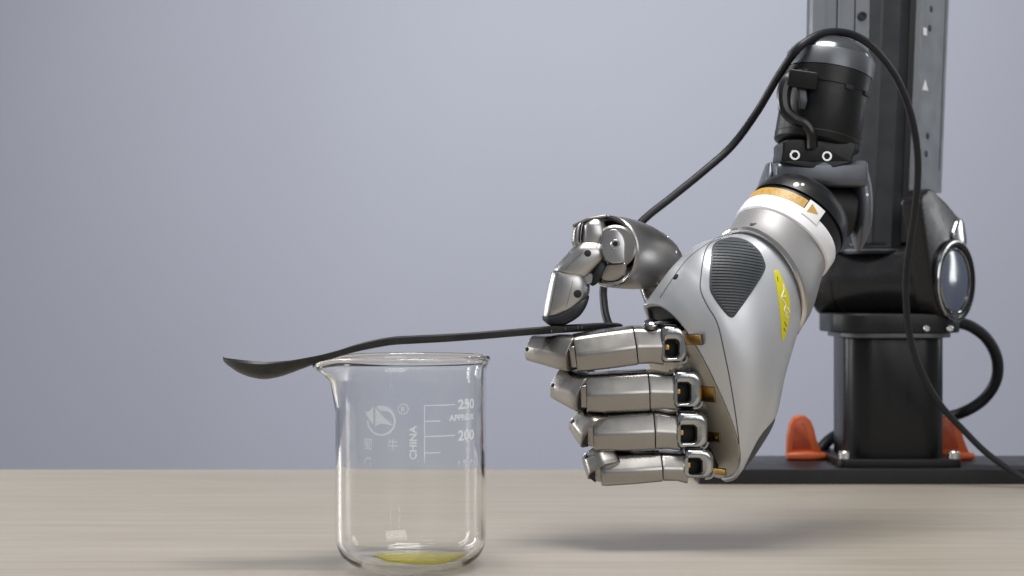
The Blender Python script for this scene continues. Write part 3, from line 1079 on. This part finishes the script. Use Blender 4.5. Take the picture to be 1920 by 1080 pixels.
# thumb ---------------------------------------------------------------------
TB0, TB1 = P(1128, 470, 815), P(1270, 486, 846)
bx, bs, bu = basis(TB1 - TB0, Z)
bl = (TB1 - TB0).length
nose = []
for tt, ra, rb, dz in ((0, 17.4, 17.4, 0), (.06, 17.9, 17.7, 0), (.18, 18.0, 17.8, 0), (.35, 17.6, 17.3, -.3), (.52, 16.6, 16.2, -.8), (.68, 14.8, 14.2, -1.2), (.82, 12.0, 11.2, -1.6), (.92, 8.6, 8.0, -2), (.98, 4.8, 4.4, -2.2), (1.0, 1.5, 1.5, -2.3)):
    c = TB0 + bx * bl * tt + Z * dz
    tilt = V((-.80, -.58, .12)).normalized() * -1
    nose.append([c + (V((bs.x, bs.y, bs.z)) * math.cos(a) * ra + bu * math.sin(a) * rb) + bx * ((4.6 + 2.4 * math.cos(a) - 1.5 * math.sin(a)) * (1 - tt) ** 2)
                 for a in [2 * math.pi * j / 64 for j in range(64)]])
th = obj('thumb_housing', loft(nose, cap0=False), 'barrel_steel', hand, angle=50)
m_ = th.modifiers.new('wall', 'SOLIDIFY')
m_.thickness = .0020
m_.offset = -1
obj('housing_rim', tube([p for p in nose[0]], .4, 8, loop=True), 'polished_trim', th)
obj('housing_inside', lathe(TB0 + bx * 13, bx, [(12, 0), (15.6, .5), (15.6, 3)], 48), 'black_void', th)
for px, py in ((1252, 447), (1253, 465), (1259, 466), (1266, 472)):
    p = P(px, py, 829 if py < 460 else 827.5)
    obj('rivet', lathe(p, -Yv + Z * .3, [(.9, -3), (.9, .3), (.5, .5)], 14), 'bolt_steel', th)
# joint disc with its screw, facing the viewer
jd = P(1150, 462, 801)
jn = V((-.12, -.98, .10)).normalized()
jx, jy = jn.cross(Z).normalized() * -1, None
jy = jn.cross(jx) * -1
jp = hull([(x * .66, y) for x, y in circ(0, 0, 8.4, 40)] + [(5.0, -8), (5.4, -6), (5.4, 2)])
dsc = obj('joint_disc', extrude(jp, jd, jx, Z - jn * jn.z, jn, -4, 1.0, .6), 'thumb_steel', th)
obj('disc_screw', lathe(P(1154, 458, 800) + jn * .2, jn, [(2.3, -.2), (2.3, .5), (2.0, .8), (1.3, .8), (1.1, .2)], 24), 'bolt_steel', dsc)
obj('screw_socket', lathe(P(1154, 458, 800) + jn * .3, jn, [(1.2, 0), (1.2, .2)], 6), 'black_void', dsc)
obj('joint_drum', rod(jd + V((1, 3, 0)), jd + V((4, 28, 0)), 10.5, 1, 40), 'barrel_steel', th)
# lower lip of the housing
obj('housing_lip', loft([[P(x, y, Yd) + V((0, o, 0)) for o in (0, 2, 6)] + [P(x, y, Yd) + V((0, 6, 1.6)), P(x, y, Yd) + V((0, 0, 1.6))] for x, y, Yd in
                         ((1120, 530, 807), (1136, 534, 803), (1152, 535, 800.5), (1166, 531, 800), (1174, 520, 800.5))]), 'barrel_steel', th, subsurf=1)
obj('lip_wall', loft([[P(x0_, y0_, 803), P(x1_, y1_, 800.8), P(x1_, y1_, 804), P(x0_, y0_, 806)] for x0_, y0_, x1_, y1_ in
                      ((1121, 529, 1139, 490), (1133, 533, 1146, 491), (1150, 534, 1160, 490), (1166, 529, 1172, 488), (1173, 520, 1177, 488))]), 'satin_steel', th, subsurf=1)
# neck between housing and palm
obj('thumb_neck', beam([(P(1216, 520, 838), 12, 12), (P(1228, 556, 834), 12, 10), (P(1262, 590, 826), 14, 12)], (0, 1, 0), 3, 1, 1), 'satin_steel', hand)

# knuckle of the thumb: cap, drum and top plate
th1 = obj('thumb_knuckle', ribbon([(1104, 412, 1130, 414, 12), (1093, 420, 1136, 424, 16), (1090, 435, 1139, 440, 17.5), (1089, 450, 1137, 452, 17), (1090, 463, 1130, 463, 15)], 813), 'thumb_steel', hand, angle=60)
obj('thumb_knuckle_cap', ribbon([(1083, 420, 1092, 417.5, 11), (1075, 428, 1090, 425, 13.5), (1072, 440, 1088.5, 440, 14), (1072, 455, 1088, 455, 13.5), (1077, 465, 1088, 464, 12)], 814), 'satin_steel', th1, angle=60)
obj('knuckle_top_plate', beam([(P(1075, 424, 816), 13, 1.2), (P(1102, 411.5, 815), 15, 1.5), (P(1138, 404.5, 814), 15, 1.2)], (-.3, 0, 1), .6, .4, .4), 'barrel_steel', th1)
# middle link of the thumb
vf = ribbon([(1084, 456, 1133, 458, 14), (1073, 464, 1139, 474, 18), (1061, 478, 1136, 488, 19), (1049, 491, 1122, 504, 19), (1040, 502, 1108, 518, 18), (1037.5, 506, 1102, 521, 17)], 811)
tl = obj('thumb_link', vf, 'thumb_steel', hand, angle=60)
obj('link_hole', dot(*hit(vf, 1102, 475), 1.7), 'black_void', tl)
obj('link_seam', tube([hit(vf, x, y)[0] for x, y in ((1104, 459), (1091, 474), (1076, 488), (1062, 503))], .14, 6), 'seam', tl)
obj('thumb_link_pad', ribbon([(1128, 485, 1139, 488, 10), (1118, 494, 1140, 501, 14), (1111, 508, 1134, 517, 15), (1107, 522, 1123, 529, 13), (1106, 531, 1113, 536, 9)], 810), 'rubber_dark', tl, angle=60)
obj('link_gap', ribbon([(1042, 500, 1098, 508, 16), (1038, 508, 1100, 515, 17), (1037, 515, 1098, 518, 16)], 811.2), 'black_void', tl)
# tip link of the thumb
vf = ribbon([(1033.5, 512, 1093, 508, 15.5), (1030, 524, 1102, 521, 18.5), (1026, 543, 1106, 540, 19.5), (1021, 570, 1102, 557, 19), (1019, 586, 1090, 572, 18), (1018.5, 594, 1076, 582, 16)], 811)
tp = obj('thumb_tip', vf, 'thumb_steel', hand, angle=60)
obj('tip_hole', dot(*hit(vf, 1083, 551), 2.0), 'black_void', tp)
obj('tip_seam', tube([hit(vf, x, y)[0] for x, y in ((1046, 513), (1044, 522), (1041, 538), (1037, 555), (1034, 572), (1030, 588))], .17, 6), 'seam', tp)
obj('tip_seam', tube([hit(vf, x, y)[0] for x, y in ((1077, 512), (1074, 528), (1070, 544), (1066, 560), (1062, 576))], .12, 6), 'seam', tp)
obj('tip_hinge', rod(P(1101, 521, 804.5), P(1103, 521, 818), 3.2, .6), 'thumb_steel', tp)
tpad = obj('thumb_pad', ribbon([(1018, 592, 1019.5, 602, 9), (1028, 589, 1031, 610.5, 15), (1048, 582, 1050, 612, 18), (1064, 574, 1068, 605, 19), (1081, 564, 1086, 593, 19.2), (1094, 557, 1097, 578, 17), (1102.5, 553, 1103, 564, 10)], 811, p=.66), 'rubber_dark', tp, angle=70)

# ------------------------------------------------------------------ beaker
BY = 752.0
BK = V((-45.9, BY, .1))
bk = empty('glass_beaker', BK, 'clear glass laboratory beaker with white volume marks and a spout', 'beaker')
RB = 34.2
outer = [(.01, .5), (16, .35), (22, .05), (26, .6), (28.8, 2.2), (31.7, 5.0), (33.4, 8.6), (RB, 13), (RB, 30), (RB, 50), (RB, 70), (RB, 84), (RB + .1, 88.5), (RB + .5, 90.8), (RB + 1.1, 92.0), (RB + 1.75, 92.9), (RB + 1.95, 93.8), (RB + 1.7, 94.7), (RB + 1.0, 95.3), (RB + .1, 95.3), (RB - .6, 94.8)]
innr = [(RB - .95, 94.0), (RB - 1.05, 92.8), (RB - 1.5, 91), (RB - 1.95, 88), (RB - 2.0, 84), (RB - 2.0, 70), (RB - 2.0, 50), (RB - 2.0, 30), (RB - 2.05, 13), (31.6, 9.2), (29.8, 6.2), (27.3, 4.0), (24.4, 2.7), (21, 2.1), (14, 2.3), (.01, 2.4)]
NB = 128


def bpt(r_, z_, a):
    # spout at angle pi (towards -X)
    da = abs((a - math.radians(184) + math.pi) % (2 * math.pi) - math.pi)
    g = math.exp(-(da / .30) ** 2)
    g2 = math.exp(-(da / .62) ** 2) - g
    f = max(0, (z_ - 78) / 16.9)
    f = f * f * (3 - 2 * min(f, 1)) if f < 1 else 1.0
    return BK + V((math.cos(a), math.sin(a), 0)) * (r_ + 8.6 * g * f - 1.0 * max(0, g2) * f) + Z * (z_ - 3.4 * g * f * f)


prof = outer + innr
vs = [[bpt(r_, z_, 2 * math.pi * j / NB) for j in range(NB)] for r_, z_ in prof]
body = obj('glass_body', loft(vs, cap0=True, cap1=True), 'clear_glass', bk, angle=80)

# yellow liquid puddle inside
pl = []
for f, z_ in ((1.0, 2.60), (1.03, 2.7), (1.02, 2.85), (.96, 3.05), (.7, 3.1), (.35, 3.1), (.02, 3.1)):
    pl.append([BK + V((4.0 + 20.5 * f * math.cos(a) * (1 + .10 * math.sin(3 * a + .6) + .05 * math.sin(5 * a)), -.5 + 16 * f * math.sin(a) * (1 + .08 * math.cos(2 * a + 1)), z_ + .0))
               for a in [2 * math.pi * j / 72 for j in range(72)]])
lq = obj('yellow_liquid', loft(pl), 'yellow_liquid', angle=80)
tag(lq, 'small puddle of yellow liquid on the bottom of the glass beaker', 'liquid')


# print on the beaker
def bang(px, py):
    a = 0.0
    for _ in range(30):
        Yd = BY - (RB + .1) * math.cos(a)
        x = (px - 960) * Yd / F - BK.x
        a = math.asin(max(-.995, min(.995, x / (RB + .1))))
    Yd = BY - (RB + .1) * math.cos(a)
    return a, HC - (py - 540) * Yd / F


def wrap(a, z, off=.05):
    rr = RB + off
    return V((BK.x + rr * math.sin(a), BK.y - rr * math.cos(a), z))


def flat_to_beaker(v2, faces, box, name, rot=False):
    """lay flat shapes on the glass so that they fill the box (pixels x0, y0, x1, y1)"""
    x0, y0, x1, y1 = box
    xs = [v[0] for v in v2]
    ys = [v[1] for v in v2]
    mx0, mx1, my0, my1 = min(xs), max(xs), min(ys), max(ys)
    a0, z1_ = bang(x0, y0)
    a1, _ = bang(x1, y0)
    _, z0_ = bang(x0, y1)
    vs_ = []
    for x, y in v2:
        u, w_ = (x - mx0) / max(mx1 - mx0, 1e-6), (y - my0) / max(my1 - my0, 1e-6)
        vs_.append(wrap(a0 + (a1 - a0) * u, z0_ + (z1_ - z0_) * w_))
    o = obj(name, (vs_, faces), 'fading_ink', body, smooth=False)
    return o


def text_mesh(s):
    cu = bpy.data.curves.new('t', 'FONT')
    cu.body = s
    cu.size = 1
    cu.resolution_u = 4
    cu.offset = .028 if len(s) > 1 else 0
    o = bpy.data.objects.new('t', cu)
    col.objects.link(o)
    dg = bpy.context.evaluated_depsgraph_get()
    me = o.evaluated_get(dg).to_mesh()
    v2 = [(v.co.x, v.co.y) for v in me.vertices]
    fs = [list(p.vertices) for p in me.polygons]
    import bmesh
    bm = bmesh.new()
    bm.from_mesh(me)
    xs = [v[0] for v in v2] or [0]
    ys = [v[1] for v in v2] or [0]
    for q in range(1, 28):
        for co, no in ((V((min(xs) + (max(xs) - min(xs)) * q / 28, 0, 0)), X), (V((0, min(ys) + (max(ys) - min(ys)) * q / 28, 0)), Yv)):
            bmesh.ops.bisect_plane(bm, geom=bm.verts[:] + bm.edges[:] + bm.faces[:], plane_co=co, plane_no=no)
    bm.verts.index_update()
    v2 = [(v.co.x, v.co.y) for v in bm.verts]
    fs = [[v.index for v in f.verts] for f in bm.faces]
    bm.free()
    o.evaluated_get(dg).to_mesh_clear()
    bpy.data.objects.remove(o)
    bpy.data.curves.remove(cu)
    return v2, fs


def beaker_text(s, box, name='lettering', rot=False):
    v2, fs = text_mesh(s)
    if not v2: return
    if rot: v2 = [(-y, x) for x, y in v2]
    flat_to_beaker(v2, fs, box, name)


beaker_text('250', (859, 749, 889, 768), 'volume_number')
beaker_text('APPROX', (842, 778, 889, 790), 'lettering')
beaker_text('200', (859, 807, 889, 827), 'volume_number')
beaker_text('150', (859, 864, 888, 884), 'volume_number')
beaker_text('CHINA', (767.5, 798, 781.5, 862), 'lettering', True)
beaker_text('R', (752, 762, 760, 773), 'lettering')
beaker_text('蜀', (682, 822, 697, 843), 'lettering')
beaker_text('牛', (727, 823, 746, 845), 'lettering')
beaker_text('G', (682, 857, 697, 880), 'lettering')


def rect(x0, y0, x1, y1, n=10):
    v2 = [(i / n, j) for j in (0, 1) for i in range(n + 1)]
    fs = [[i, i + 1, n + 2 + i, n + 1 + i] for i in range(n)]
    return flat_to_beaker(v2, fs, (x0, y0, x1, y1), 'graduation_line')


rect(795.3, 760, 796.9, 885, 1)
for x1_, y_ in ((853, 760.5), (826, 790), (853, 818.5), (826, 849.5), (853, 878)):
    rect(796.9, y_ - .9, x1_, y_ + .9)


def annulus(cx, cy, ro, ri, a0, a1, name, n=40, ro2=None):
    v2, fs = [], []
    for i in range(n + 1):
        a = math.radians(a0 + (a1 - a0) * i / n)
        for rr in (ro, ri):
            v2.append((rr * math.cos(a), rr * math.sin(a)))
    for i in range(n): fs.append([2 * i, 2 * i + 1, 2 * i + 3, 2 * i + 2])
    xs = [v[0] for v in v2]
    ys = [v[1] for v in v2]
    return flat_to_beaker(v2, fs, (cx + min(xs), cy - max(ys), cx + max(xs), cy - min(ys)), name)


annulus(756, 767, 10.2, 8.8, 0, 360, 'lettering')
# emblem: broken ring with sail shapes
annulus(715, 789, 27, 23.6, -182, 40, 'emblem')


def emblem(poly):
    xs = [p[0] for p in poly]
    ys = [p[1] for p in poly]
    v2 = [(x, -y) for x, y in poly]
    import bmesh
    bm = bmesh.new()
    bm.faces.new([bm.verts.new((x, y, 0)) for x, y in v2])
    for q in range(1, 16):
        bmesh.ops.bisect_plane(bm, geom=bm.verts[:] + bm.edges[:] + bm.faces[:], plane_co=V((min(xs) + (max(xs) - min(xs)) * q / 16, 0, 0)), plane_no=X)
    bm.verts.index_update()
    v3, f3 = [(v.co.x, v.co.y) for v in bm.verts], [[v.index for v in f.verts] for f in bm.faces]
    bm.free()
    flat_to_beaker(v3, f3, (min(xs), min(ys), max(xs), max(ys)), 'emblem')


emblem([(700, 760), (700, 796), (694, 788), (688, 780), (684.5, 771), (690, 772), (695, 768)])
emblem([(703.5, 763), (710, 771), (720, 782), (736, 797), (727, 795.5), (716, 794), (709, 796), (703.5, 800)])
em = [(715 + 27 * math.cos(math.radians(a)), 789 - 29 * math.sin(math.radians(a))) for a in range(108, 18, -8)]
emblem([(705, 761.5)] + em + [(738, 785), (735, 777), (729, 771), (721, 770), (712, 770)])

# ------------------------------------------------------------------ spoon
sp_st = []
# px, py of the rim, dish depth, thickness, half width, depth Y
for px, py, dish, th_, hw, Yd in ((418, 669, .3, 1.0, .6, 766), (422, 671.5, 1.0, 1.1, 2.6, 766), (434, 674, 2.6, 1.2, 6.0, 766), (452, 677, 4.4, 1.3, 9.4, 766.5), (475, 679.5, 5.7, 1.3, 11.6, 767), (498, 680.5, 6.0, 1.4, 12.2, 767.5),
                                 (524, 679, 5.2, 1.5, 11.2, 768), (548, 676, 3.8, 1.7, 8.8, 769), (572, 671.5, 2.4, 2.0, 6.4, 770), (600, 666, 1.0, 2.4, 4.8, 771.5), (630, 658, .2, 2.9, 4.4, 773),
                                 (665, 648, -.4, 3.4, 4.2, 776), (700, 640, -.6, 3.7, 4.2, 778), (735, 634, -.7, 3.8, 4.2, 781), (775, 631.5, -.7, 3.8, 4.3, 784), (830, 629, -.7, 3.7, 4.4, 788), (900, 624.5, -.7, 3.6, 4.5, 794),
                                 (970, 618.5, -.7, 3.6, 4.6, 800), (1040, 613, -.7, 3.7, 4.8, 806), (1100, 609, -.7, 3.8, 5.0, 811), (1140, 607.5, -.7, 3.6, 5.0, 814), (1160, 608, -.6, 3.0, 4.2, 816), (1167, 610, -.4, 1.8, 2.6, 817)):
    Yd -= 17 * max(0, min(1, (1040 - px) / 440))
    c = P(px, py, Yd)
    sp_st.append((c, dish, th_, hw))
rg = []
for i, (c, dish, th_, hw) in enumerate(sp_st):
    top, bot = [], []
    NV = 12
    for k in range(NV + 1):
        v = -1 + 2 * k / NV
        zt = -dish * (1 - v * v)
        edge = (1 - abs(v) ** 6) * .85 + .15
        top.append(c + Yv * v * hw + Z * zt)
        bot.append(c + Yv * v * hw * .985 + Z * (zt - th_ * edge))
    rg.append(top + bot[::-1])
sub = []
for j in range(len(rg[0])):
    sub.append(spline([r_[j] for r_ in rg], 5))
rg2 = [[sub[j][i] for j in range(len(sub))] for i in range(len(sub[0]))]
spo = obj('spoon', loft(rg2), 'spoon_black', angle=50)
tag(spo, 'black spoon with shallow bowl lying on the beaker spout and the index finger', 'spoon')
for px, py, hgt in ((944, 627, 1.0), (1034, 619, 1.2), (1060, 614, 1.0), (1084, 612, 1.8), (1091, 612, 1.4)):
    Yd = 790 + (px - 853) * .082
    c = P(px, py + 2, Yd - 4.1)
    obj('scuff', slab(c, X, Z, -Yv, .35, hgt, -.6, .18, .1, .05), 'scratch', spo)

# ------------------------------------------------------------------ orange clamps at the table edge
def clamp(px, label, mirror=1):
    o = empty('clamp', P(px, 862, 1122), label, 'clamp', 'orange clamps holding the mounting plate')
    o.location.z = PT * MM
    b = V((ORIG[o].x, 1122, PT))
    ORIG[o] = b.copy()
    ton = [(-9.6, 0), (15, 0), (14.6, 3), (12.6, 7.5), (10.4, 13), (8.6, 20), (6.4, 25.5), (2.6, 28.6), (-2, 29.2), (-5.6, 27.2), (-8, 22.5), (-9.2, 14)]
    ton = [(x * mirror, y) for x, y in ton]
    if mirror < 0: ton = ton[::-1]
    lean = V((0, -.10, 1)).normalized()
    t_ = obj('clamp_tongue', extrude(ton, b + V((0, 0, 1.5)), X, lean, -Yv, -4, 4, 2.2, 4), 'orange', o)
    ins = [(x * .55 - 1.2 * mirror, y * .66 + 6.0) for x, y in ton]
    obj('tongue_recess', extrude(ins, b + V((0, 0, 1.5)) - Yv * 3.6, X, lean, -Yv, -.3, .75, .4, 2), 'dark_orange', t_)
    obj('clamp_foot', beam([(b + V((-9.5 * mirror, -1, 2.6)), 12, 5), (b + V((4 * mirror, -1.5, 3.0)), 14, 6), (b + V((18 * mirror, 0, 2.4)), 9, 4.4)], (0, 0, 1), 2, 1.5, 1.5), 'orange', o)
    obj('clamp_arm', tube(spline([b + V((2 * mirror, 3, 4)), b + V((4 * mirror, 14, 9)), b + V((4 * mirror, 30, 6)), b + V((4 * mirror, 40, -14)), b + V((3 * mirror, 37, -34)), b + V((2 * mirror, 20, -41))], 6), 3.0, 12), 'black_plastic', o)
    obj('lower_jaw', lathe(b + V((2 * mirror, 18, -47)), Z, [(6, 0), (7.5, 1), (7.5, 5.5), (6, 6.6)], 28), 'orange', o)


clamp(1500, 'orange clamp on the mounting plate beside the column, nearer to the robotic hand')
clamp(1775, 'orange clamp half hidden behind the column, crossed by the long black cable')

# ------------------------------------------------------------------ cables
path = [(1250, 668, 836), (1165, 640, 846), (1140, 604, 852), (1132, 565, 858), (1133, 530, 862), (1150, 478, 866), (1204, 415, 872), (1258, 371, 876), (1316, 324, 880), (1372, 274, 884), (1418, 212, 880), (1458, 145, 862), (1492, 96, 850), (1525, 70, 852),
        (1562, 60, 860), (1605, 68, 868), (1645, 97, 882), (1683, 150, 910), (1708, 215, 940), (1720, 285, 965), (1720, 350, 985), (1712, 420, 1003), (1700, 500, 1018), (1699, 570, 1026), (1708, 640, 1032), (1730, 702, 1036), (1762, 757, 1040), (1806, 806, 1043), (1862, 859, 1043)]
pts = [P(*p) for p in path]
pts += [V((330, 1040, 2.5)), V((352, 1032, 2.2)), V((385, 1015, 2.2)), V((430, 1000, 2.2))]
cbl = obj('cable', tube(spline(pts, 7), 2.1, 14), 'cable')
tag(cbl, 'long thin black cable looping over the robot arm and down to the table', 'cable')
pts = [P(1793, 604, 1112), P(1822, 613, 1116), P(1851, 636, 1120), P(1869, 672, 1126), P(1868, 712, 1132), P(1845, 748, 1138), P(1808, 772, 1142), P(1768, 783, 1152), P(1700, 792, 1160), P(1630, 806, 1158), P(1580, 812, 1150), P(1556, 824, 1142), P(1536, 845, 1136)]
c2 = obj('cable', tube(spline(pts, 7), 3.9, 14), 'cable')
tag(c2, 'thick black cable bowing out behind the robot arm base column', 'cable')
